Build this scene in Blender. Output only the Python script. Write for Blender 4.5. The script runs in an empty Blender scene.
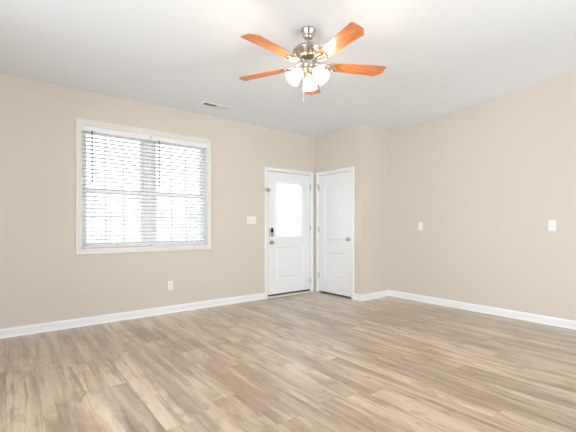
import bpy, bmesh, math, random
from mathutils import Vector, Matrix
random.seed(7)
PI = math.pi
sc = bpy.context.scene
COL = sc.collection

# ------------------------------------------------------------------ camera, sky, lights, exposure
FPX, CAMH, H = 360.0, 1.16, 2.74
YAW = math.atan(460 / 360)                        # view direction measured from +X
cd = bpy.data.cameras.new('camera')
cd.sensor_width = 36.0
cd.lens = FPX / 576 * 36
cd.shift_y = 10 / 576
cd.clip_start = 0.02
cam = bpy.data.objects.new('camera', cd)
COL.objects.link(cam)
cam.location = (0, 0, CAMH)
cam.rotation_euler = (PI / 2, 0, YAW - PI / 2)
sc.camera = cam
FV = Vector((math.cos(YAW), math.sin(YAW), 0))    # into the picture
RV = Vector((math.sin(YAW), -math.cos(YAW), 0))   # to the right

world = bpy.data.worlds.new('overcast_sky')
sc.world = world
world.use_nodes = True
bg = world.node_tree.nodes['Background']
bg.inputs[0].default_value = (0.90, 0.95, 1.0, 1)
bg.inputs[1].default_value = 3.9

def area(name, loc, rot, sx, sy, power, col):
    l = bpy.data.lights.new(name, 'AREA')
    l.shape = 'RECTANGLE'; l.size = sx; l.size_y = sy
    l.energy = power; l.color = col
    o = bpy.data.objects.new(name, l); COL.objects.link(o)
    o.location = loc; o.rotation_euler = rot
    return o
# fill lamps added outside two invented openings behind the camera
area('patio_fill_light', (2.9, -2.44, 0.95), (-PI / 2 - 0.30, 0, PI), 3.4, 1.9, 92, (0.88, 0.93, 1.0))
area('rear_fill_light', (-2.42, 1.2, 1.45), (0, -PI / 2 - 0.30, 0), 1.4, 2.4, 200, (0.88, 0.93, 1.0))

sc.view_settings.view_transform = 'Standard'
sc.view_settings.look = 'None'
sc.view_settings.gamma = 1
sc.view_settings.use_curve_mapping = False
sc.view_settings.exposure = 0.06

# ------------------------------------------------------------------ materials
def lin(c):
    return tuple(((v / 255) / 12.92 if v / 255 <= 0.04045 else ((v / 255 + 0.055) / 1.055) ** 2.4) for v in c)

def mat(name, rgb, rough=0.5, metal=0.0, var=0.03, scale=6.0, stretch=(1, 1, 1), bump=0.0, bscale=60.0, spec=0.5):
    m = bpy.data.materials.new(name); m.use_nodes = True
    nt = m.node_tree; N = nt.nodes; Lk = nt.links
    b = N['Principled BSDF']
    tc = N.new('ShaderNodeTexCoord'); mp = N.new('ShaderNodeMapping')
    mp.inputs['Scale'].default_value = stretch
    Lk.new(tc.outputs['Object'], mp.inputs[0])
    no = N.new('ShaderNodeTexNoise'); no.inputs['Scale'].default_value = scale; no.inputs['Detail'].default_value = 4
    Lk.new(mp.outputs[0], no.inputs['Vector'])
    mx = N.new('ShaderNodeMix'); mx.data_type = 'RGBA'
    mx.inputs[6].default_value = (*[max(0, v * (1 - var)) for v in rgb], 1)
    mx.inputs[7].default_value = (*[min(1, v * (1 + var)) for v in rgb], 1)
    Lk.new(no.outputs['Fac'], mx.inputs[0])
    Lk.new(mx.outputs[2], b.inputs['Base Color'])
    b.inputs['Roughness'].default_value = rough
    b.inputs['Metallic'].default_value = metal
    b.inputs['Specular IOR Level'].default_value = spec
    if bump:
        n2 = N.new('ShaderNodeTexNoise'); n2.inputs['Scale'].default_value = bscale
        Lk.new(mp.outputs[0], n2.inputs['Vector'])
        bp = N.new('ShaderNodeBump'); bp.inputs['Strength'].default_value = bump; bp.inputs['Distance'].default_value = 0.002
        Lk.new(n2.outputs['Fac'], bp.inputs['Height']); Lk.new(bp.outputs[0], b.inputs['Normal'])
    return m

M_WALL = mat('greige_wall_paint', lin((213, 203, 191)), 0.75, var=0.012, scale=1.5, bump=0.08, bscale=160, spec=0.25)
M_CEIL = mat('flat_ceiling_paint', lin((234, 238, 242)), 0.9, var=0.008, scale=1.5, bump=0.08, bscale=140, spec=0.15)
M_TRIM = mat('white_semigloss_trim', lin((236, 235, 234)), 0.35, var=0.008, bump=0.02, bscale=40)
M_CASE = mat('backlit_white_casing', lin((224, 219, 212)), 0.4, var=0.008)  # trim white painted darker and warmer as backlit shade
M_DOOR = mat('white_door_paint', lin((234, 235, 236)), 0.38, var=0.008, stretch=(8, 8, 0.6), bump=0.12, bscale=14)
M_VINYL = mat('white_vinyl', lin((244, 244, 244)), 0.4, var=0.006)
M_SLAT = mat('white_blind_slat', lin((232, 232, 232)), 0.45, var=0.01, stretch=(1, 10, 1))
M_CORD = mat('grey_cord', lin((170, 172, 176)), 0.6)
M_WAND = mat('clear_grey_wand', lin((92, 94, 98)), 0.3)
M_NICKEL = mat('brushed_nickel', lin((205, 198, 188)), 0.24, 1.0, var=0.05, scale=40)
M_NICKEL_D = mat('dark_nickel', lin((140, 122, 98)), 0.35, 1.0, var=0.05, scale=40)
M_SATIN = mat('satin_nickel_hardware', lin((188, 184, 178)), 0.3, 1.0, var=0.04, scale=40)
M_BLACK = mat('black_rubber', lin((24, 22, 21)), 0.55)
M_KEY = mat('black_keypad', lin((16, 16, 18)), 0.18)
M_PLATE = mat('white_plastic_plate', lin((238, 236, 232)), 0.35, var=0.005)
M_SLOT = mat('dark_slot', lin((50, 47, 44)), 0.6)
M_DUCT = mat('duct_shade_grey', lin((70, 68, 66)), 0.8)
M_VENT = mat('white_vent_metal', lin((226, 226, 226)), 0.4, var=0.006)
M_THRESH = mat('pale_threshold', lin((214, 205, 190)), 0.4, var=0.02)
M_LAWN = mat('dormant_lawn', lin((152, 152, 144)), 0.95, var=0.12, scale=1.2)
M_BARK = mat('haze_pale_bark', lin((214, 212, 210)), 0.9, var=0.15, scale=8)  # bark whitened to carry the overexposed outdoor haze
M_LEAF = mat('haze_pale_foliage', lin((232, 235, 232)), 0.8, var=0.12, scale=3)  # near-white leaves stand in for blown-out daylight

def glass_mat():
    m = bpy.data.materials.new('window_glass'); m.use_nodes = True
    nt = m.node_tree; N = nt.nodes; N.clear(); Lk = nt.links
    out = N.new('ShaderNodeOutputMaterial')
    tr = N.new('ShaderNodeBsdfTransparent'); tr.inputs[0].default_value = (0.95, 0.97, 0.97, 1)
    gl = N.new('ShaderNodeBsdfGlossy'); gl.inputs['Roughness'].default_value = 0.02
    fr = N.new('ShaderNodeFresnel'); fr.inputs[0].default_value = 1.45
    mx = N.new('ShaderNodeMixShader')
    Lk.new(fr.outputs[0], mx.inputs[0]); Lk.new(tr.outputs[0], mx.inputs[1]); Lk.new(gl.outputs[0], mx.inputs[2])
    Lk.new(mx.outputs[0], out.inputs[0])
    return m
M_GLASS = glass_mat()

def emissive(name, col, strength, base=(0.9, 0.88, 0.84)):
    m = bpy.data.materials.new(name); m.use_nodes = True
    nt = m.node_tree; N = nt.nodes; N.clear(); Lk = nt.links
    out = N.new('ShaderNodeOutputMaterial')
    tl = N.new('ShaderNodeBsdfTranslucent'); tl.inputs[0].default_value = (*base, 1)
    df = N.new('ShaderNodeBsdfDiffuse'); df.inputs[0].default_value = (*base, 1)
    mx = N.new('ShaderNodeMixShader'); mx.inputs[0].default_value = 0.4
    em = N.new('ShaderNodeEmission'); em.inputs[0].default_value = (*col, 1); em.inputs[1].default_value = strength
    ad = N.new('ShaderNodeAddShader')
    Lk.new(tl.outputs[0], mx.inputs[1]); Lk.new(df.outputs[0], mx.inputs[2])
    Lk.new(mx.outputs[0], ad.inputs[0]); Lk.new(em.outputs[0], ad.inputs[1]); Lk.new(ad.outputs[0], out.inputs[0])
    return m
M_SHADE = emissive('lit_frosted_glass', (1.0, 0.95, 0.86), 1.6)
M_BULB = emissive('lit_bulb', (1.0, 0.93, 0.80), 9.0)

def blade_mat():
    m = bpy.data.materials.new('cherry_blade_wood'); m.use_nodes = True
    nt = m.node_tree; N = nt.nodes; Lk = nt.links; b = N['Principled BSDF']
    tc = N.new('ShaderNodeTexCoord'); mp = N.new('ShaderNodeMapping'); mp.inputs['Scale'].default_value = (2.5, 40, 10)
    Lk.new(tc.outputs['Object'], mp.inputs[0])
    no = N.new('ShaderNodeTexNoise'); no.inputs['Scale'].default_value = 2.0; no.inputs['Detail'].default_value = 5
    Lk.new(mp.outputs[0], no.inputs['Vector'])
    cr = N.new('ShaderNodeValToRGB')
    cr.color_ramp.elements[0].position = 0.3; cr.color_ramp.elements[0].color = (*lin((176, 98, 54)), 1)
    cr.color_ramp.elements[1].position = 0.72; cr.color_ramp.elements[1].color = (*lin((226, 150, 96)), 1)
    Lk.new(no.outputs['Fac'], cr.inputs[0]); Lk.new(cr.outputs[0], b.inputs['Base Color'])
    b.inputs['Roughness'].default_value = 0.32
    return m
M_BLADE = blade_mat()

PLANK_W, PLANK_L = 0.178, 1.50
def floor_mat():
    m = bpy.data.materials.new('oak_vinyl_planks'); m.use_nodes = True
    nt = m.node_tree; N = nt.nodes; Lk = nt.links; b = N['Principled BSDF']
    def sock(i, v):
        if isinstance(v, (int, float)): i.default_value = v
        else: Lk.new(v, i)
    def mth(op, a, c=0.0, d=None):
        n = N.new('ShaderNodeMath'); n.operation = op
        sock(n.inputs[0], a); sock(n.inputs[1], c)
        if d is not None: sock(n.inputs[2], d)
        return n.outputs[0]
    def comb(x, y, z):
        n = N.new('ShaderNodeCombineXYZ'); sock(n.inputs[0], x); sock(n.inputs[1], y); sock(n.inputs[2], z); return n.outputs[0]
    def wn(v):
        n = N.new('ShaderNodeTexWhiteNoise'); n.noise_dimensions = '3D'; Lk.new(v, n.inputs['Vector']); return n
    def noise(v, scale, detail, rough=0.5, dist=0.0):
        n = N.new('ShaderNodeTexNoise'); Lk.new(v, n.inputs['Vector'])
        n.inputs['Scale'].default_value = scale; n.inputs['Detail'].default_value = detail
        n.inputs['Roughness'].default_value = rough; n.inputs['Distortion'].default_value = dist
        return n.outputs['Fac']
    def mixc(f, a, c, mode='MIX'):
        n = N.new('ShaderNodeMix'); n.data_type = 'RGBA'; n.blend_type = mode
        sock(n.inputs[0], f)
        for k, v in ((6, a), (7, c)):
            if isinstance(v, tuple): n.inputs[k].default_value = (*v, 1)
            else: Lk.new(v, n.inputs[k])
        return n.outputs[2]
    def ramp(f, p0, p1):
        n = N.new('ShaderNodeMapRange'); sock(n.inputs[0], f); n.inputs[1].default_value = p0; n.inputs[2].default_value = p1
        n.interpolation_type = 'SMOOTHSTEP'
        return n.outputs[0]
    tc = N.new('ShaderNodeTexCoord'); sp = N.new('ShaderNodeSeparateXYZ'); Lk.new(tc.outputs['Object'], sp.inputs[0])
    X, Y = sp.outputs[0], sp.outputs[1]
    u = mth('DIVIDE', X, PLANK_W); row = mth('FLOOR', u); fu = mth('FRACT', u)
    off = wn(comb(row, 3.7, 1.3)).outputs['Value']
    v = mth('ADD', mth('DIVIDE', Y, PLANK_L), mth('MULTIPLY', off, 7.0)); cl = mth('FLOOR', v); fv = mth('FRACT', v)
    w = wn(comb(row, cl, 0.5)); rnd = w.outputs['Value']
    rs = N.new('ShaderNodeSeparateXYZ'); Lk.new(w.outputs['Color'], rs.inputs[0])
    # grain coordinates, shifted plank by plank
    gx = mth('ADD', X, mth('MULTIPLY', rs.outputs[0], 31.0)); gy = mth('ADD', Y, mth('MULTIPLY', rs.outputs[1], 17.0))
    broad = noise(comb(mth('MULTIPLY', gx, 9.0), mth('MULTIPLY', gy, 0.9), rnd), 1.0, 3, 0.55, 0.6)
    streak = noise(comb(mth('MULTIPLY', gx, 27.0), mth('MULTIPLY', gy, 1.25), rnd), 1.0, 4, 0.6, 0.3)
    fine = noise(comb(mth('MULTIPLY', gx, 170.0), mth('MULTIPLY', gy, 5.0), rnd), 1.0, 3, 0.6)
    knot = noise(comb(mth('MULTIPLY', gx, 10.0), mth('MULTIPLY', gy, 3.2), rnd), 1.0, 2, 0.5, 1.2)
    light, mid, dark = lin((211, 189, 160)), lin((174, 147, 118)), lin((106, 80, 60))
    c = mixc(ramp(broad, 0.36, 0.62), mid, light)
    c = mixc(mth('MULTIPLY', ramp(streak, 0.51, 0.72), 0.66), c, dark)
    c = mixc(mth('MULTIPLY', ramp(fine, 0.5, 0.75), 0.22), c, dark)
    c = mixc(mth('MULTIPLY', ramp(knot, 0.66, 0.76), 0.6), c, dark)
    blot = noise(comb(mth('MULTIPLY', gx, 7.0), mth('MULTIPLY', gy, 3.4), rnd), 1.0, 4, 0.6, 0.8)
    c = mixc(mth('MULTIPLY', ramp(blot, 0.46, 0.68), 0.38), c, lin((120, 93, 70)))
    tone = mth('MULTIPLY_ADD', rnd, 0.32, 0.80)
    c = mixc(1.0, c, comb(tone, tone, tone), 'MULTIPLY')
    # seams
    su = mth('MINIMUM', fu, mth('SUBTRACT', 1.0, fu)); sv = mth('MINIMUM', fv, mth('SUBTRACT', 1.0, fv))
    seam = mth('MAXIMUM', mth('LESS_THAN', mth('MULTIPLY', su, PLANK_W), 0.0014), mth('LESS_THAN', mth('MULTIPLY', sv, PLANK_L), 0.0014))
    c = mixc(mth('MULTIPLY', seam, 0.4), c, lin((92, 72, 56)))
    Lk.new(c, b.inputs['Base Color'])
    Lk.new(mth('MULTIPLY_ADD', streak, 0.12, 0.27), b.inputs['Roughness'])
    bp = N.new('ShaderNodeBump'); bp.inputs['Strength'].default_value = 0.12; bp.inputs['Distance'].default_value = 0.001
    Lk.new(mth('SUBTRACT', fine, seam), bp.inputs['Height']); Lk.new(bp.outputs[0], b.inputs['Normal'])
    b.inputs['Specular IOR Level'].default_value = 1.0
    b.inputs['Coat Weight'].default_value = 0.8
    b.inputs['Coat Roughness'].default_value = 0.35
    return m
M_FLOOR = floor_mat()

# ------------------------------------------------------------------ mesh helpers
def tag(o, label=None, cat=None, group=None, kind=None):
    if label: o['label'] = label
    if cat: o['category'] = cat
    if group: o['group'] = group
    if kind: o['kind'] = kind
    return o

def obj(name, bm, m, parent=None, smooth=False, bevel=0.0):
    bmesh.ops.recalc_face_normals(bm, faces=bm.faces)
    me = bpy.data.meshes.new(name); bm.to_mesh(me); bm.free()
    me.materials.append(m)
    if smooth:
        for p in me.polygons: p.use_smooth = True
        try: me.set_sharp_from_angle(angle=math.radians(40))
        except Exception: pass
    o = bpy.data.objects.new(name, me); COL.objects.link(o)
    if parent: o.parent = parent
    if bevel:
        md = o.modifiers.new('soft_edge', 'BEVEL'); md.width = bevel; md.segments = 2; md.limit_method = 'ANGLE'
    return o

def thing(name, loc=(0, 0, 0), rotz=0.0):
    o = bpy.data.objects.new(name, None); COL.objects.link(o)
    o.empty_display_size = 0.1
    o.location = loc; o.rotation_euler = (0, 0, rotz)
    return o

def box(bm, x0, x1, y0, y1, z0, z1):
    vs = [bm.verts.new((x, y, z)) for x in (x0, x1) for y in (y0, y1) for z in (z0, z1)]
    for f in ((0, 1, 3, 2), (4, 6, 7, 5), (0, 4, 5, 1), (2, 3, 7, 6), (0, 2, 6, 4), (1, 5, 7, 3)):
        bm.faces.new([vs[i] for i in f])

def bxm(*a):
    bm = bmesh.new(); box(bm, *a); return bm

def lathe(bm, prof, seg=32, mtx=Matrix()):
    rings = []
    for r, z in prof:
        if r < 1e-5: rings.append([bm.verts.new(mtx @ Vector((0, 0, z)))])
        else: rings.append([bm.verts.new(mtx @ Vector((r * math.cos(2 * PI * k / seg), r * math.sin(2 * PI * k / seg), z))) for k in range(seg)])
    for a, b in zip(rings, rings[1:]):
        for k in range(seg):
            k2 = (k + 1) % seg
            if len(a) == 1 and len(b) == 1: continue
            if len(a) == 1: bm.faces.new((a[0], b[k], b[k2]))
            elif len(b) == 1: bm.faces.new((a[k], a[k2], b[0]))
            else: bm.faces.new((a[k], a[k2], b[k2], b[k]))

def tube(bm, pts, r, seg=8, closed=False):
    pts = [Vector(p) for p in pts]; n = len(pts); rings = []
    for i, p in enumerate(pts):
        a = pts[(i - 1) % n] if (closed or i) else pts[i]
        b = pts[(i + 1) % n] if (closed or i < n - 1) else pts[i]
        t = (b - a).normalized()
        up = Vector((0, 0, 1)) if abs(t.z) < 0.95 else Vector((1, 0, 0))
        s = t.cross(up).normalized(); w = s.cross(t)
        rr = r[i] if isinstance(r, (list, tuple)) else r
        rings.append([bm.verts.new(p + rr * (math.cos(2 * PI * k / seg) * s + math.sin(2 * PI * k / seg) * w)) for k in range(seg)])
    for i in range(n if closed else n - 1):
        a, b = rings[i], rings[(i + 1) % n]
        for k in range(seg):
            bm.faces.new((a[k], a[(k + 1) % seg], b[(k + 1) % seg], b[k]))
    if not closed:
        bm.faces.new(rings[0]); bm.faces.new(list(reversed(rings[-1])))

def rot_axis(direction):
    return Vector((0, 0, 1)).rotation_difference(Vector(direction)).to_matrix().to_4x4()

def extrude_profile(bm, prof, a, b, mitre_a=0.0, mitre_b=0.0):
    """prof: (out, up) points; the run goes from a to b along a wall whose room side lies to the right of a->b."""
    a, b = Vector((*a, 0)), Vector((*b, 0)); d = (b - a).normalized(); n = Vector((d.y, -d.x, 0))
    va = [bm.verts.new(a + n * o + Vector((0, 0, u)) - d * o * mitre_a) for o, u in prof]
    vb = [bm.verts.new(b + n * o + Vector((0, 0, u)) + d * o * mitre_b) for o, u in prof]
    k = len(prof)
    for i in range(k): bm.faces.new((va[i], va[(i + 1) % k], vb[(i + 1) % k], vb[i]))
    bm.faces.new(va); bm.faces.new(list(reversed(vb)))

# ------------------------------------------------------------------ room shell
XL, XR, YF, YB = -2.25, 5.03, 4.76, -2.25         # rear wall, right wall, window wall, back wall
XC, YC = 4.34, 3.692                              # closet front and closet side
T = 0.14
WX0, WX1, WZ0, WZ1 = 0.685, 2.265, 0.882, 2.345   # window opening
DX0, DX1, DZ = 3.300, 4.243, 2.062                # front door opening
CY0, CY1, CZ = 3.890, 4.679, 2.055                # closet door opening

def struct(name, bm, m, label, cat, **k):
    return tag(obj(name, bm, m, **k), label, cat, kind='structure')

bm = bxm(XL - T, XR + T, YB - T, YF + T, -0.12, 0)
struct('floor', bm, M_FLOOR, 'light oak plank floor running across the empty room', 'floor')
def ceil_rise(x, y):                               # the ceiling lifts softly along the long right wall, away from the closet
    u = min(1, max(0, (x - 3.0) / 1.9)); u = u * u * (3 - 2 * u)
    return 0.36 * u * (1 - math.exp(-0.19 * max(0, 3.40 - y) ** 1.75))
bm = bmesh.new(); nx, ny = 48, 48
gx_ = [XL - T + (XR - XL + 2 * T) * i / nx for i in range(nx + 1)]; gy_ = [YB - T + (YF - YB + 2 * T) * j / ny for j in range(ny + 1)]
lo_ = [[bm.verts.new((x, y, H + ceil_rise(min(x, XR), y))) for y in gy_] for x in gx_]
hi_ = [[bm.verts.new((x, y, H + 0.50)) for y in gy_] for x in gx_]
for i in range(nx):
    for j in range(ny):
        bm.faces.new((lo_[i][j], lo_[i][j + 1], lo_[i + 1][j + 1], lo_[i + 1][j])); bm.faces.new((hi_[i][j], hi_[i + 1][j], hi_[i + 1][j + 1], hi_[i][j + 1]))
for i in range(nx):
    for j in (0, ny): bm.faces.new((lo_[i][j], lo_[i + 1][j], hi_[i + 1][j], hi_[i][j]))
for j in range(ny):
    for i in (0, nx): bm.faces.new((lo_[i][j], lo_[i][j + 1], hi_[i][j + 1], hi_[i][j]))
struct('ceiling', bm, M_CEIL, 'smooth white ceiling above the empty room', 'ceiling', smooth=True)

bm = bmesh.new()
box(bm, XL - T, WX0, YF, YF + T, 0, H); box(bm, WX0, WX1, YF, YF + T, 0, WZ0); box(bm, WX0, WX1, YF, YF + T, WZ1, H)
box(bm, WX1, DX0, YF, YF + T, 0, H); box(bm, DX0, DX1, YF, YF + T, DZ, H); box(bm, DX1, XR + T, YF, YF + T, 0, H)
struct('wall_left', bm, M_WALL, 'long beige wall holding the window and the half-glazed front door', 'wall')
bm = bmesh.new()
box(bm, XC, XC + 0.11, YC, CY0, 0, H); box(bm, XC, XC + 0.11, CY0, CY1, CZ, H); box(bm, XC, XC + 0.11, CY1, YF, 0, H)
struct('wall_center', bm, M_WALL, 'narrow beige closet wall around the arched white panel door', 'wall')
bm = bxm(XC + 0.11, XR, YC, YC + 0.11, 0, H)
struct('wall_inner', bm, M_WALL, 'short beige return wall between the closet corner and the long right wall', 'wall')
bm = bxm(XR, XR + T, YB - T, YF, 0, H + 0.40)
struct('wall_right', bm, M_WALL, 'long plain beige wall with two separate switches', 'wall')
PX0, PX1, PZ = 1.2, 4.6, 2.06  # invented opening, set to the right to keep the left wall dimmer
bm = bmesh.new()
box(bm, XL, PX0, YB - T, YB, 0, H + 0.40); box(bm, PX0, PX1, YB - T, YB, PZ, H + 0.40); box(bm, PX1, XR, YB - T, YB, 0, H + 0.40)
struct('wall_back', bm, M_WALL, 'beige wall behind the camera with a wide glazed opening added for fill light', 'wall')
RY0, RY1, RZ0, RZ1 = 0.0, 2.4, 0.8, 2.2  # invented window opening for the rear fill lamp
bm = bmesh.new()
box(bm, XL - T, XL, YB - T, RY0, 0, H); box(bm, XL - T, XL, RY0, RY1, 0, RZ0); box(bm, XL - T, XL, RY0, RY1, RZ1, H); box(bm, XL - T, XL, RY1, YF, 0, H)
struct('wall_rear', bm, M_WALL, 'beige wall behind the camera with a plain window added for fill light', 'wall')

# baseboards: ogee-topped board with a small shoe
BP = [(0, 0), (0.024, 0), (0.022, 0.010), (0.0155, 0.018), (0.0145, 0.022), (0.0145, 0.072), (0.011, 0.083), (0.006, 0.090), (0.004, 0.097), (0, 0.097)]
def base(name, runs, label):
    bm = bmesh.new()
    for r in runs: extrude_profile(bm, BP, *r)
    struct(name, bm, M_TRIM, label, 'baseboard')
base('baseboard_left', [((XL, YF), (3.256, YF), 0, 0)], 'long white baseboard under the window, ending at the front door casing')
base('baseboard_center', [((XC, 3.842), (XC, YC), 0, 1)], 'short white baseboard between the closet door casing and the outside corner')
base('baseboard_inner', [((XC, YC), (XR, YC), 1, -1)], 'white baseboard along the short return wall')
base('baseboard_right', [((XR, YC), (XR, YB), -1, -1)], 'long white baseboard along the plain right wall')
base('baseboard_back', [((XR, YB), (PX1 + 0.06, YB), -1, 0), ((PX0 - 0.06, YB), (XL, YB), 0, -1)], 'white baseboard along the wall behind the camera')
base('baseboard_rear', [((XL, YB), (XL, YF), -1, -1)], 'white baseboard below the added rear window')

# ------------------------------------------------------------------ door casings
def casing_ring(bm, u0, u1, w0, w1, wd, th, place, bottom=False):
    """Picture-frame moulding: stepped profile swept round three or four sides. place(u, out, z) -> xyz"""
    prof = [(0.0, 0.0), (0.0, th * 0.55), (0.10, th * 0.72), (0.30, th * 0.72), (0.42, th), (0.88, th), (1.0, th * 0.8), (1.0, 0.0)]
    loops = []
    for f, o in prof:                         # f: 0 inner edge .. 1 outer edge
        e = f * wd
        if bottom: pts = [(u0 - e, w0 - e), (u0 - e, w1 + e), (u1 + e, w1 + e), (u1 + e, w0 - e)]
        else: pts = [(u0 - e, w0), (u0 - e, w1 + e), (u1 + e, w1 + e), (u1 + e, w0)]
        loops.append([bm.verts.new(place(u, o, z)) for u, z in pts])
    segs = 4 if bottom else 3
    for a, b in zip(loops, loops[1:] + loops[:1]):
        for k in range(segs):
            k2 = (k + 1) % 4
            bm.faces.new((a[k], a[k2], b[k2], b[k]))
    if not bottom:
        bm.faces.new([l[0] for l in loops]); bm.faces.new([l[3] for l in reversed(loops)])

onF = lambda u, o, z: (u, YF - o, z)              # on the window wall
onC = lambda u, o, z: (XC - o, u, z)              # on the closet wall
bm = bmesh.new(); casing_ring(bm, 3.309, 4.234, 0.0, 2.053, 0.055, 0.017, onF)
box(bm, DX0, 3.312, YF, YF + T, 0, DZ); box(bm, 4.231, DX1, YF, YF + T, 0, DZ); box(bm, 3.312, 4.231, YF, YF + T, 2.053, DZ)
box(bm, 3.312, 3.326, YF + 0.062, YF + 0.10, 0.02, 2.053); box(bm, 4.217, 4.231, YF + 0.062, YF + 0.10, 0.02, 2.053); box(bm, 3.312, 4.231, YF + 0.062, YF + 0.10, 2.04, 2.053)
struct('trim_1', bm, M_TRIM, 'white casing and jamb around the half-glazed front door', 'door casing')
bm = bmesh.new(); casing_ring(bm, 3.899, 4.670, 0.0, 2.046, 0.056, 0.017, onC)
box(bm, XC, XC + 0.11, CY0, 3.902, 0, CZ); box(bm, XC, XC + 0.11, 4.667, CY1, 0, CZ); box(bm, XC, XC + 0.11, 3.902, 4.667, 2.046, CZ)
struct('trim_2', bm, M_TRIM, 'white casing and jamb around the arched panel closet door', 'door casing')

# ------------------------------------------------------------------ doors
def panel_loop(u0, u1, w0, w1, rise, e, n=24):
    """Closed outline inset by e; the top edge swells upward by rise."""
    a0, a1 = u0 + e, u1 - e
    pts = [(a0, w0 + e), (a1, w0 + e)]
    if rise <= 0: pts += [(a1, w1 - e), (a0, w1 - e)]
    else:
        for k in range(n + 1):
            s = k / n
            pts.append((a1 + (a0 - a1) * s, w1 - e + rise * math.sin(PI * s) ** 1.35))
    return pts

def door_slab(u0, u1, w0, w1, th, panels, holes, place):
    """Moulded slab: the front face carries recessed raised-field panels and open holes. place(u, depth, z) -> xyz"""
    bm = bmesh.new()
    edges = []
    def loop(pts, d):
        vs = [bm.verts.new(place(u, d, z)) for u, z in pts]
        return vs
    def ring(vs):
        for a, b in zip(vs, vs[1:] + vs[:1]):
            e = bm.edges.get((a, b)) or bm.edges.new((a, b))
            edges.append(e)
    outer = [(u0, w0), (u1, w0), (u1, w1), (u0, w1)]
    fo = loop(outer, 0.0); ring(fo)
    stacks = []
    for p in panels:
        l0 = loop(panel_loop(*p, 0.0), 0.0); ring(l0); stacks.append((p, l0))
    hl = []
    for h in holes:
        pts = [(h[0], h[2]), (h[1], h[2]), (h[1], h[3]), (h[0], h[3])]
        l0 = loop(pts, 0.0); ring(l0); hl.append((pts, l0))
    bmesh.ops.triangle_fill(bm, use_beauty=True, use_dissolve=False, edges=edges)
    def bridge(a, b):
        for k in range(len(a)):
            k2 = (k + 1) % len(a); bm.faces.new((a[k], a[k2], b[k2], b[k]))
    for p, prev in stacks:
        for e, d in ((0.006, 0.004), (0.012, 0.010), (0.030, 0.011), (0.052, 0.003)):
            cur = loop(panel_loop(*p, e), d); bridge(prev, cur); prev = cur
        bm.faces.new(prev)
    bo = loop(outer, th); bridge(fo, bo)
    if not holes: bm.faces.new(bo)
    else:
        pts, l0 = hl[0]
        l1 = loop(pts, th); bridge(l0, l1)
        for k in range(4): bm.faces.new((bo[k], bo[(k + 1) % 4], l1[(k + 1) % 4], l1[k]))
    return bm

def knob_mesh(origin, out):
    bm = bmesh.new(); m = Matrix.Translation(origin) @ rot_axis(out)
    lathe(bm, [(0, 0), (0.032, 0), (0.032, 0.006), (0.026, 0.011), (0.014, 0.013), (0.012, 0.030), (0.018, 0.036), (0.026, 0.045), (0.027, 0.053), (0.022, 0.061), (0.010, 0.064), (0, 0.064)], 24, m)
    return bm

def hinge_mesh(x, y, z, ax):
    bm = bmesh.new()
    lathe(bm, [(0, -0.046), (0.0085, -0.046), (0.0085, 0.046), (0.006, 0.052), (0, 0.053)], 10, Matrix.Translation((x, y, z)))
    if ax == 'x': box(bm, x - 0.014, x + 0.012, y, y + 0.006, z - 0.044, z + 0.044)
    else: box(bm, x, x + 0.006, y - 0.014, y + 0.012, z - 0.044, z + 0.044)
    return bm

# front door
SL0, SL1, SB, ST = 3.316, 4.226, 0.046, 2.048
YD = YF + 0.012                                    # slab face
LX0, LX1, LZ0, LZ1 = 3.474, 4.052, 0.966, 1.898    # lite opening
pl = lambda u, d, z: (u, YD + d, z)
door1 = tag(obj('door_1', door_slab(SL0, SL1, SB, ST, 0.045, [(3.462, 4.066, 0.275, 0.815, 0)], [(LX0, LX1, LZ0, LZ1)], pl), M_DOOR),
            'white front door with a bright half glass panel and keypad deadbolt', 'door', kind='structure')
bm = bmesh.new()
casing_ring(bm, LX0 + 0.030, LX1 - 0.030, LZ0 + 0.030, LZ1 - 0.030, 0.042, 0.012, lambda u, o, z: (u, YD - o, z), bottom=True)
box(bm, LX0, LX0 + 0.03, YD + 0.001, YD + 0.044, LZ0, LZ1); box(bm, LX1 - 0.03, LX1, YD + 0.001, YD + 0.044, LZ0, LZ1)
box(bm, LX0 + 0.03, LX1 - 0.03, YD + 0.001, YD + 0.044, LZ0, LZ0 + 0.03); box(bm, LX0 + 0.03, LX1 - 0.03, YD + 0.001, YD + 0.044, LZ1 - 0.03, LZ1)
obj('glass_frame', bm, M_VINYL, door1)
obj('glass_pane', bxm(LX0 + 0.028, LX1 - 0.028, YD + 0.018, YD + 0.024, LZ0 + 0.028, LZ1 - 0.028), M_GLASS, door1)
k = obj('knob', knob_mesh((3.386, YD, 0.892), (0, -1, 0)), M_SATIN, door1, smooth=True); k['label'] = 'satin nickel knob below the keypad'
bm = bmesh.new(); box(bm, 3.352, 3.420, YD - 0.024, YD, 0.990, 1.130)
dk = obj('deadbolt', bm, M_SATIN, door1, bevel=0.008); dk['label'] = 'satin nickel keypad deadbolt'
obj('keypad', bxm(3.359, 3.413, YD - 0.028, YD - 0.0235, 1.056, 1.124), M_KEY, dk, bevel=0.003)
bm = bmesh.new(); lathe(bm, [(0, 0), (0.014, 0), (0.014, 0.010), (0, 0.010)], 16, Matrix.Translation((3.386, YD - 0.024, 1.022)) @ rot_axis((0, -1, 0)))
box(bm, 3.370, 3.402, YD - 0.044, YD - 0.033, 1.016, 1.028)
obj('thumb_turn', bm, M_NICKEL, dk)
for z in (1.845, 1.12, 0.20):
    obj('hinge', hinge_mesh(4.231, YF - 0.004, z, 'x'), M_SATIN, door1, smooth=True)
obj('door_sweep', bxm(SL0, SL1, YD + 0.003, YD + 0.040, 0.022, 0.0465), M_BLACK, door1)
bm = bmesh.new()
vs = [(YF - 0.030, 0), (YF - 0.026, 0.010), (YF + 0.004, 0.021), (YF + 0.13, 0.021), (YF + 0.135, 0)]
a = [bm.verts.new((3.313, y, z)) for y, z in vs]; b2 = [bm.verts.new((4.230, y, z)) for y, z in vs]
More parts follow.
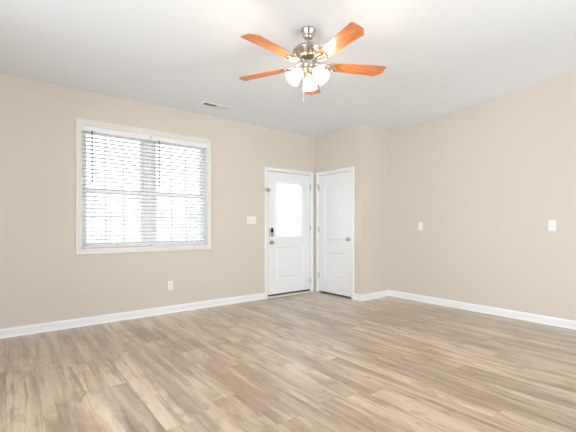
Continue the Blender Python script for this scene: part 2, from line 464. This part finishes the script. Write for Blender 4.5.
for i in range(5): bm.faces.new((a[i], a[(i + 1) % 5], b2[(i + 1) % 5], b2[i]))
bm.faces.new(a); bm.faces.new(list(reversed(b2)))
struct('trim_3', bm, M_THRESH, 'pale sloped threshold under the front door', 'threshold')

# closet door
CL0, CL1, CB, CT = 3.905, 4.664, 0.024, 2.042
pc = lambda u, d, z: (XC + 0.006 + d, u, z)
door2 = tag(obj('door_2', door_slab(CL0, CL1, CB, CT, 0.035, [(4.062, 4.512, 0.893, 1.850, 0.068), (4.062, 4.512, 0.262, 0.718, 0)], [], pc), M_DOOR),
            'white two-panel closet door with an arched upper panel', 'door', kind='structure')
k = obj('knob', knob_mesh((XC + 0.006, 3.963, 0.945), (-1, 0, 0)), M_SATIN, door2, smooth=True); k['label'] = 'satin nickel round knob'
for z in (1.83, 1.09, 0.30):
    obj('hinge', hinge_mesh(XC - 0.006, 4.668, z, 'y'), M_SATIN, door2, smooth=True)
bm = bmesh.new()
tube(bm, [(XC - 0.006, 4.668, 1.885), (XC - 0.020, 4.690, 1.887), (XC - 0.045, 4.715, 1.887)], 0.004, 8)
tube(bm, [(XC - 0.006, 4.668, 1.885), (XC - 0.022, 4.645, 1.887)], 0.004, 8)
s = obj('hinge_stop', bm, M_SATIN, door2, smooth=True)

# swing-bar guard on the front door's latch side
t = thing('door_guard', (3.300, YF, 1.74))
tag(t, 'small metal swing-bar guard high on the front door latch side', 'door guard')
obj('mounting_plate', bxm(-0.030, -0.006, -0.021, -0.0165, -0.032, 0.032), M_SATIN, t, bevel=0.001)
bm = bmesh.new()
tube(bm, [(-0.016, -0.021, 0.012), (-0.030, -0.040, 0.013), (-0.098, -0.046, 0.013), (-0.104, -0.046, 0.0), (-0.098, -0.046, -0.013), (-0.030, -0.040, -0.013), (-0.016, -0.021, -0.012)], 0.004, 8)
obj('swing_bar', bm, M_SATIN, t, smooth=True)
bm = bmesh.new(); box(bm, 0.022, 0.050, 0.006, 0.0125, -0.026, 0.026)
lathe(bm, [(0, 0), (0.005, 0), (0.005, 0.022), (0.010, 0.024), (0.010, 0.032), (0, 0.034)], 12, Matrix.Translation((0.034, 0.007, 0)) @ rot_axis((0, -1, 0)))
obj('catch', bm, M_SATIN, t, smooth=True)

# ------------------------------------------------------------------ window with two sash units
YW = YF + 0.085                                    # face of the vinyl frame
bm = bmesh.new()
casing_ring(bm, WX0 + 0.004, WX1 - 0.004, WZ0 + 0.004, WZ1 - 0.004, 0.062, 0.018, onF, bottom=True)
win = tag(obj('window_1', bm, M_CASE), 'wide white double window with closed sashes behind two slatted blinds', 'window', kind='structure')
bm = bmesh.new()                                   # jamb liner
box(bm, WX0, WX0 + 0.010, YF, YF + T, WZ0, WZ1); box(bm, WX1 - 0.010, WX1, YF, YF + T, WZ0, WZ1)
box(bm, WX0 + 0.010, WX1 - 0.010, YF, YF + T, WZ1 - 0.010, WZ1)
obj('window_jamb', bm, M_TRIM, win)
obj('window_sill', bxm(WX0 + 0.010, WX1 - 0.010, YF - 0.004, YF + T, WZ0, WZ0 + 0.014), M_TRIM, win)
XM = 0.5 * (WX0 + WX1)
bm = bmesh.new()
box(bm, XM - 0.042, XM + 0.042, YW - 0.004, YW + 0.055, WZ0 + 0.014, WZ1 - 0.010)
for x0, x1 in ((WX0 + 0.010, XM - 0.042), (XM + 0.042, WX1 - 0.010)):
    box(bm, x0, x0 + 0.022, YW, YW + 0.055, WZ0 + 0.014, WZ1 - 0.010); box(bm, x1 - 0.022, x1, YW, YW + 0.055, WZ0 + 0.014, WZ1 - 0.010)
    box(bm, x0 + 0.022, x1 - 0.022, YW, YW + 0.055, WZ0 + 0.014, WZ0 + 0.036); box(bm, x0 + 0.022, x1 - 0.022, YW, YW + 0.055, WZ1 - 0.032, WZ1 - 0.010)
obj('window_frame', bm, M_VINYL, win)
ZM = 1.585                                         # meeting rail
def sash(x0, x1, z0, z1, y, name):
    bm = bmesh.new(); s = 0.036
    box(bm, x0, x0 + s, y, y + 0.024, z0, z1); box(bm, x1 - s, x1, y, y + 0.024, z0, z1)
    box(bm, x0 + s, x1 - s, y, y + 0.024, z0, z0 + s); box(bm, x0 + s, x1 - s, y, y + 0.024, z1 - s, z1)
    o = obj(name, bm, M_VINYL, win)
    bm = bmesh.new(); g0, g1, h0, h1 = x0 + s, x1 - s, z0 + s, z1 - s
    for f in (1 / 3, 2 / 3):
        xx = g0 + (g1 - g0) * f; box(bm, xx - 0.008, xx + 0.008, y + 0.006, y + 0.017, h0, h1)
    zz = 0.5 * (h0 + h1); box(bm, g0, g1, y + 0.007, y + 0.016, zz - 0.008, zz + 0.008)
    obj('muntin_grid', bm, M_VINYL, o)
    obj('glass_pane', bxm(g0 - 0.004, g1 + 0.004, y + 0.010, y + 0.013, h0 - 0.004, h1 + 0.004), M_GLASS, o)
for x0, x1 in ((WX0 + 0.032, XM - 0.042 - 0.022), (XM + 0.042 + 0.022, WX1 - 0.032)):
    sash(x0, x1, WZ0 + 0.036, ZM + 0.020, YW + 0.004, 'lower_sash')
    sash(x0, x1, ZM - 0.020, WZ1 - 0.032, YW + 0.030, 'upper_sash')

# ------------------------------------------------------------------ blinds
def make_blind(x0, x1, label):
    w = x1 - x0; zt = WZ1 - 0.011; yc = 0.040
    t = tag(thing('window_blind', (x0, YF, 0)), label, 'blind', 'white slatted blinds in the window')
    obj('headrail', bxm(0, w, 0.014, 0.066, zt - 0.050, zt), M_SLAT, t)
    obj('valance', bxm(0, w, 0.004, 0.012, zt - 0.066, zt), M_SLAT, t, bevel=0.003)
    zb = WZ0 + 0.020
    obj('bottom_rail', bxm(0.004, w - 0.004, yc - 0.026, yc + 0.026, zb, zb + 0.018), M_SLAT, t, bevel=0.004)
    bm = bmesh.new(); n = 29; za = zb + 0.050; zz = zt - 0.082
    tilt = math.radians(-11)
    for i in range(n):
        z = za + (zz - za) * i / (n - 1); rows = []
        for j in range(5):                        # slightly crowned slat
            s = -1 + 2 * j / 4; y = yc + 0.0245 * s; c = z + 0.0022 * (1 - s * s) + math.tan(tilt) * 0.0245 * s
            rows.append([(y, c + 0.0018), (y, c - 0.0018)])
        for xa, xb in ((0.003, w - 0.003),):
            A = [[bm.verts.new((xa, *p)) for p in r] for r in rows]; B = [[bm.verts.new((xb, *p)) for p in r] for r in rows]
            for j in range(4):
                bm.faces.new((A[j][0], A[j + 1][0], B[j + 1][0], B[j][0])); bm.faces.new((A[j][1], B[j][1], B[j + 1][1], A[j + 1][1]))
                bm.faces.new((A[j][0], A[j][1], A[j + 1][1], A[j + 1][0])); bm.faces.new((B[j][0], B[j + 1][0], B[j + 1][1], B[j][1]))
            bm.faces.new((A[0][0], B[0][0], B[0][1], A[0][1])); bm.faces.new((A[4][0], A[4][1], B[4][1], B[4][0]))
    obj('slats', bm, M_SLAT, t)
    for xx in (0.13, w / 2, w - 0.13):
        bm = bmesh.new()
        for y in (yc - 0.0275, yc + 0.0275): tube(bm, [(xx, y, zb + 0.017), (xx, y, zt - 0.048)], 0.0009, 5)
        obj('ladder_cord', bm, M_CORD, t)
    bm = bmesh.new(); tube(bm, [(0.100, 0.0, zt - 0.055), (0.100, -0.004, zt - 0.09), (0.101, -0.003, 1.66)], 0.006, 8)
    obj('tilt_wand', bm, M_WAND, t)
make_blind(WX0 + 0.011, XM - 0.004, 'white slatted blind over the window half farther from the front door')
make_blind(XM + 0.004, WX1 - 0.011, 'white slatted blind over the window half nearer the front door')

# ------------------------------------------------------------------ unseen windows added behind the camera for soft fill light
def plain_glazing(name, place, u0, u1, z0, z1, mull, label):
    bm = bmesh.new()
    def b(ua, ub, za, zb):
        p, q = place(ua, 0.04, za), place(ub, 0.10, zb)
        box(bm, min(p[0], q[0]), max(p[0], q[0]), min(p[1], q[1]), max(p[1], q[1]), za, zb)
    b(u0, u0 + 0.05, z0, z1); b(u1 - 0.05, u1, z0, z1); b(u0 + 0.05, u1 - 0.05, z0, z0 + 0.05); b(u0 + 0.05, u1 - 0.05, z1 - 0.05, z1)
    for m_ in mull: b(m_ - 0.04, m_ + 0.04, z0 + 0.05, z1 - 0.05)
    o = tag(obj(name, bm, M_VINYL), label, 'window', kind='structure')
    p, q = place(u0 + 0.05, 0.068, 0), place(u1 - 0.05, 0.073, 0)
    obj('glass_pane', bxm(min(p[0], q[0]), max(p[0], q[0]), min(p[1], q[1]), max(p[1], q[1]), z0 + 0.05, z1 - 0.05), M_GLASS, o)
plain_glazing('fill_window_2', lambda u, o, z: (u, YB - o, z), PX0, PX1, 0.0, PZ, [2.33, 3.47], 'unseen wide glazed opening added behind the camera for fill light')
plain_glazing('fill_window_3', lambda u, o, z: (XL - o, u, z), RY0, RY1, RZ0, RZ1, [1.2], 'unseen two-light window added behind the camera for fill light')

# ------------------------------------------------------------------ switches, outlet, vent
def wall_plate(name, pos, rotz, w, h, label, cat, kind):
    """Local frame: x across the wall, -y out of the wall."""
    t = tag(thing(name, pos, rotz), label, cat)
    bm = bmesh.new(); box(bm, -w / 2, w / 2, -0.006, 0, -h / 2, h / 2)
    obj('plate', bm, M_PLATE, t, bevel=0.003)
    if kind == 'outlet':
        for dz in (0.021, -0.021):
            bm = bmesh.new(); lathe(bm, [(0, 0), (0.0165, 0), (0.016, 0.002), (0, 0.002)], 20, Matrix.Translation((0, -0.006, dz)) @ rot_axis((0, -1, 0)))
            s = obj('socket', bm, M_PLATE, t)
            bm = bmesh.new(); box(bm, -0.0075, -0.0050, -0.0088, -0.0078, dz - 0.001, dz + 0.008); box(bm, 0.0050, 0.0075, -0.0088, -0.0078, dz - 0.001, dz + 0.008)
            lathe(bm, [(0, 0), (0.0028, 0), (0.0028, 0.001), (0, 0.001)], 10, Matrix.Translation((0, -0.0078, dz - 0.009)) @ rot_axis((0, -1, 0)))
            obj('socket_slot', bm, M_SLOT, s)
    else:
        for k in range(kind):
            x = (k - (kind - 1) / 2) * 0.046
            bm = bmesh.new(); box(bm, x - 0.0055, x + 0.0055, -0.0068, -0.0055, -0.0125, 0.0125)
            obj('toggle_slot', bm, M_CORD, t)
            bm = bmesh.new()
            vs = [bm.verts.new(p) for p in ((x - 0.0045, -0.0068, -0.010), (x + 0.0045, -0.0068, -0.010), (x + 0.0045, -0.0068, 0.006), (x - 0.0045, -0.0068, 0.006),
                                            (x - 0.0038, -0.018, 0.004), (x + 0.0038, -0.018, 0.004), (x + 0.0038, -0.018, 0.011), (x - 0.0038, -0.018, 0.011))]
            for f in ((0, 1, 2, 3), (7, 6, 5, 4), (0, 4, 5, 1), (1, 5, 6, 2), (2, 6, 7, 3), (3, 7, 4, 0)): bm.faces.new([vs[i] for i in f])
            obj('toggle', bm, M_PLATE, t)
            for dz in (0.030, -0.030):
                bm = bmesh.new(); lathe(bm, [(0, 0), (0.0032, 0), (0.0028, 0.0012), (0, 0.0014)], 10, Matrix.Translation((x, -0.006, dz)) @ rot_axis((0, -1, 0)))
                obj('plate_screw', bm, M_PLATE, t)
wall_plate('light_switch', (3.005, YF, 1.252), 0, 0.164, 0.118, 'wide white three-gang switch plate between the window and front door', 'light switch', 3)
wall_plate('outlet', (1.730, YF, 0.365), 0, 0.072, 0.118, 'white wall outlet low on the wall below the window', 'outlet', 'outlet')
wall_plate('light_switch', (XR, 3.110, 1.160), -PI / 2, 0.074, 0.120, 'single white switch on the right wall, nearer the closet corner', 'light switch', 1)
wall_plate('light_switch', (XR, 1.411, 1.166), -PI / 2, 0.076, 0.128, 'single white switch on the right wall, farther from the closet corner', 'light switch', 1)

t = tag(thing('ceiling_vent', (2.165, 4.305, H)), 'small white ceiling register with louvres over a dark sheet above the window', 'vent')
bm = bmesh.new(); W_, D_ = 0.19, 0.066
vs = [(W_, D_, 0), (W_ - 0.004, D_ - 0.004, -0.006), (W_ - 0.026, D_ - 0.026, -0.009), (W_ - 0.026, D_ - 0.026, -0.001)]
lp = [[bm.verts.new((sx * a_, sy * b_, z)) for sx, sy in ((-1, -1), (1, -1), (1, 1), (-1, 1))] for a_, b_, z in vs]
for p, q in zip(lp, lp[1:]):
    for k in range(4): bm.faces.new((p[k], p[(k + 1) % 4], q[(k + 1) % 4], q[k]))
obj('vent_frame', bm, M_VENT, t)
obj('duct_shade_sheet', bxm(-W_ + 0.02, W_ - 0.02, -D_ + 0.02, D_ - 0.02, -0.0015, -0.0005), M_DUCT, t)  # dark sheet on the ceiling stands in for shade inside the duct
bm = bmesh.new()
for k in range(24):                                # two banks of louvres thrown opposite ways
    x = -0.156 + k * 0.0136; s = -1 if k < 12 else 1
    v = [bm.verts.new(p) for p in ((x, -0.04, -0.0018), (x, 0.04, -0.0018), (x + s * 0.007, 0.04, -0.0085), (x + s * 0.007, -0.04, -0.0085))]
    v2 = [bm.verts.new(q.co + Vector((0.0012, 0, 0))) for q in v]
    bm.faces.new(v); bm.faces.new(list(reversed(v2)))
    for i in range(4): bm.faces.new((v[i], v[(i + 1) % 4], v2[(i + 1) % 4], v2[i]))
obj('louvres', bm, M_VENT, t)

# ------------------------------------------------------------------ ceiling fan
FD, FL = 2.90, 0.163
fp = FV * FD + RV * FL
# local frame: x = picture right, y = away from the camera
fan = tag(thing('ceiling_fan', (fp.x, fp.y, H), YAW - PI / 2), 'five-blade cherry wood ceiling fan with three lit glass shades', 'ceiling fan')
def zz(z): return z - H + 0.034
bm = bmesh.new()
lathe(bm, [(0, 0), (0.062, 0), (0.064, -0.010), (0.060, -0.020), (0.053, -0.030), (0.048, -0.044), (0.046, -0.052), (0.040, -0.056), (0.038, -0.066), (0.032, -0.074), (0.022, -0.080), (0, -0.080)], 40)
obj('canopy', bm, M_NICKEL, fan, smooth=True)
bm = bmesh.new(); lathe(bm, [(0, -0.078), (0.0125, -0.078), (0.0125, -0.15), (0, -0.15)], 20)
obj('downrod', bm, M_NICKEL, fan, smooth=True)
zz_ = zz
def zz(z): return zz_(2.474 + (z - 2.474) * 0.78)
bm = bmesh.new()
lathe(bm, [(0.0, zz(2.588)), (0.030, zz(2.588)), (0.034, zz(2.600)), (0.024, zz(2.606)), (0.022, zz(2.588)), (0.066, zz(2.588)), (0.104, zz(2.578)), (0.120, zz(2.560)), (0.126, zz(2.542)), (0.122, zz(2.532)),
           (0.108, zz(2.528)), (0.104, zz(2.518)), (0.094, zz(2.500)), (0.080, zz(2.484)), (0.066, zz(2.474)), (0, zz(2.474))], 48)
mot = obj('motor_housing', bm, M_NICKEL, fan, smooth=True)
bm = bmesh.new()
for k in range(16):                                # ribs on the bowl
    a = 2 * PI * k / 16; c, s = math.cos(a), math.sin(a)
    tube(bm, [(0.107 * c, 0.107 * s, zz(2.522)), (0.099 * c, 0.099 * s, zz(2.505)), (0.083 * c, 0.083 * s, zz(2.485)), (0.069 * c, 0.069 * s, zz(2.475))], 0.004, 6)
obj('motor_rib', bm, M_NICKEL, mot, smooth=True)
zz = zz_
bm = bmesh.new(); lathe(bm, [(0, zz(2.475)), (0.060, zz(2.475)), (0.060, zz(2.455)), (0, zz(2.452))], 36)
obj('flywheel', bm, M_NICKEL_D, fan, smooth=True)
bm = bmesh.new()
lathe(bm, [(0, zz(2.453)), (0.050, zz(2.453)), (0.054, zz(2.446)), (0.054, zz(2.405)), (0.048, zz(2.396)), (0.052, zz(2.390)), (0.052, zz(2.378)), (0.038, zz(2.362)), (0.020, zz(2.352)), (0.012, zz(2.340)), (0.006, zz(2.328)), (0, zz(2.326))], 36)
hub = obj('light_fitter', bm, M_NICKEL, fan, smooth=True)

# blades
R0, R1 = 0.175, 0.644
ZB = zz(2.420)
def blade_outline():
    pts = []
    lo = [(R0, 0.046), (R0 + 0.02, 0.052), (0.36, 0.062), (0.55, 0.069), (R1 - 0.012, 0.073), (R1, 0.062)]
    hi = lo[:-2] + [(R1 - 0.050, 0.073), (R1, 0.026)]
    pts = hi + [(x, -y) for x, y in reversed(lo)]
    return pts
def make_blade():
    bm = bmesh.new(); th = 0.006
    top = [bm.verts.new((x, y, th / 2)) for x, y in blade_outline()]; bot = [bm.verts.new((x, y, -th / 2)) for x, y in blade_outline()]
    n = len(top); bm.faces.new(top); bm.faces.new(list(reversed(bot)))
    for i in range(n): bm.faces.new((top[i], bot[i], bot[(i + 1) % n], top[(i + 1) % n]))
    return bm
def make_bracket():
    bm = bmesh.new()
    # arm from flywheel, opening into a scrolled loop under the blade root
    tube(bm, [(0.050, 0, 0.028), (0.085, 0, 0.022), (0.115, 0, 0.006), (0.135, 0, -0.004)], [0.010, 0.009, 0.008, 0.008], 10)
    for s in (-1, 1):
        tube(bm, [(0.105, 0.004 * s, 0.008), (0.130, 0.030 * s, -0.004), (0.165, 0.044 * s, -0.008), (0.200, 0.040 * s, -0.008), (0.222, 0.022 * s, -0.008), (0.228, 0.002 * s, -0.008)], 0.0058, 8)
    tube(bm, [(0.130, 0, -0.006), (0.180, 0, -0.008), (0.232, 0, -0.008)], 0.006, 8)
    for x, y in ((0.190, 0.040), (0.190, -0.040), (0.232, 0.0)):
        lathe(bm, [(0, -0.015), (0.008, -0.014), (0.011, -0.008), (0.011, -0.003), (0, -0.003)], 12, Matrix.Translation((x, y, 0)))
    return bm
blade_me = obj('blade', make_blade(), M_BLADE, fan, bevel=0.0015)
brk = obj('blade_bracket', make_bracket(), M_NICKEL, blade_me, smooth=True)
A0 = math.radians(10.5)
PITCH = math.radians(-10)
def set_blade(o, a):
    o.location = (0, 0, ZB)
    o.rotation_mode = 'XYZ'
    o.rotation_euler = (Matrix.Rotation(a, 3, 'Z') @ Matrix.Rotation(PITCH, 3, 'X')).to_euler()
set_blade(blade_me, A0)
for k in range(1, 5):
    o = blade_me.copy(); COL.objects.link(o); o.parent = fan; set_blade(o, A0 + k * 2 * PI / 5)
    c = brk.copy(); COL.objects.link(c); c.parent = o

# three bell shades on short arms, each with its bulb
TILT = math.radians(42)
def shade_mesh():
    bm = bmesh.new()
    K = 0.9
    outer = [(r * K, z * K) for r, z in [(0.022, 0.0), (0.030, 0.004), (0.036, 0.016), (0.043, 0.034), (0.050, 0.056), (0.055, 0.080), (0.060, 0.100), (0.068, 0.114), (0.071, 0.118)]]
    inner = [(r - 0.003, z) for r, z in reversed(outer)]
    lathe(bm, outer + inner + [outer[0]], 36)
    return bm
def bulb_mesh():
    bm = bmesh.new()
    lathe(bm, [(0, 0.006), (0.012, 0.006), (0.013, 0.030), (0.020, 0.046), (0.026, 0.062), (0.025, 0.076), (0.016, 0.088), (0, 0.092)], 20)
    return bm
def holder_mesh():
    bm = bmesh.new()
    lathe(bm, [(0, -0.020), (0.014, -0.020), (0.022, -0.012), (0.027, -0.001), (0.027, 0.006), (0.021, 0.0065), (0, 0.0065)], 24)
    return bm
for deg in (80, 202, 322):
    a = math.radians(deg); d = Vector((math.cos(a) * math.sin(TILT), math.sin(a) * math.sin(TILT), -math.cos(TILT)))
    org = Vector((0.068 * math.cos(a), 0.068 * math.sin(a), zz(2.366)))
    m4 = Matrix.Translation(org) @ rot_axis(d)
    arm_bm = bmesh.new()
    e = org - d * 0.016
    tube(arm_bm, [(0.040 * math.cos(a), 0.040 * math.sin(a), zz(2.386)), (0.058 * math.cos(a), 0.058 * math.sin(a), zz(2.390)), tuple(e)], 0.008, 10)
    obj('lamp_arm', arm_bm, M_NICKEL, hub, smooth=True)
    s = obj('lamp_shade', shade_mesh(), M_SHADE, fan, smooth=True); s.matrix_local = m4
    obj('socket_cup', holder_mesh(), M_NICKEL, s, smooth=True)
    obj('bulb', bulb_mesh(), M_BULB, s, smooth=True)
    l = bpy.data.lights.new('bulb_light', 'POINT'); l.energy = 11.0; l.color = (1.0, 0.83, 0.64); l.shadow_soft_size = 0.03
    lo = bpy.data.objects.new('bulb_light', l); COL.objects.link(lo); lo.parent = s; lo.location = (0, 0, 0.108)
bm = bmesh.new()
cx, cy = -0.040, -0.030
for k in range(52): lathe(bm, [(0, -0.0021), (0.0032, 0), (0, 0.0021)], 6, Matrix.Translation((cx, cy, zz(2.372 - k * 0.0043))))
tube(bm, [(cx, cy, zz(2.385)), (cx, cy, zz(2.150))], 0.0016, 5)
lathe(bm, [(0, 0), (0.004, -0.003), (0.0055, -0.016), (0.003, -0.026), (0, -0.027)], 10, Matrix.Translation((cx, cy, zz(2.150))))
obj('pull_chain', bm, M_NICKEL, fan, smooth=True)

# ------------------------------------------------------------------ outside, seen through the blinds
bm = bxm(-30, 45, YF + T + 0.01, 60, -0.45, -0.30)
struct('ground', bm, M_LAWN, 'pale open lawn outside beyond the window', 'ground')
def make_tree(x, y, h, seed, label):
    rnd = random.Random(seed)
    t = tag(thing('tree', (x, y, -0.30)), label, 'tree', 'pale trees outside the window')
    bm = bmesh.new(); tips = []
    tube(bm, [(0, 0, 0), (0.05, 0.02, h * 0.25), (0.0, 0.05, h * 0.5), (0.04, 0, h * 0.9)], [0.15, 0.12, 0.09, 0.02], 8)
    for k in range(11):
        z = h * (0.16 + 0.066 * k); a = rnd.uniform(0, 2 * PI); L_ = h * 0.30 * (1.1 - 0.07 * k)
        e = Vector((math.cos(a) * L_, math.sin(a) * L_, z + L_ * 0.55)); tips.append((e, L_))
        tube(bm, [(0, 0, z), e * 0.5 + Vector((0, 0, z * 0.5 - 0.05)), e], [0.05, 0.035, 0.012], 6)
    obj('trunk', bm, M_BARK, t, smooth=True)
    bm = bmesh.new()
    for e, L_ in tips:
        for j in range(70):
            p = e + Vector((rnd.gauss(0, 1), rnd.gauss(0, 1), rnd.gauss(0, 0.8))) * L_ * 0.36
            q = Vector((rnd.gauss(0, 1), rnd.gauss(0, 1), rnd.gauss(0, 1))).normalized(); u = q.orthogonal().normalized(); w = q.cross(u)
            s = rnd.uniform(0.05, 0.11)
            bm.faces.new([bm.verts.new(p + u * s), bm.verts.new(p + w * s * 0.6), bm.verts.new(p - u * s), bm.verts.new(p - w * s * 0.6)])
    obj('foliage', bm, M_LEAF, t)
for i, (x, y, h_, n_) in enumerate(((2.9, 17.5, 3.2, 'outermost toward the left side'), (4.4, 21.0, 2.9, 'second from the left side'), (5.5, 19.0, 3.3, 'third from the left side'),
                                   (7.6, 22.0, 3.0, 'third from the right side'), (8.2, 19.5, 3.2, 'second from the right side'), (10.4, 23.5, 3.1, 'outermost toward the right side'))):
    make_tree(x, y, h_, 11 + i, 'small pale tree seen through the blinds, ' + n_)
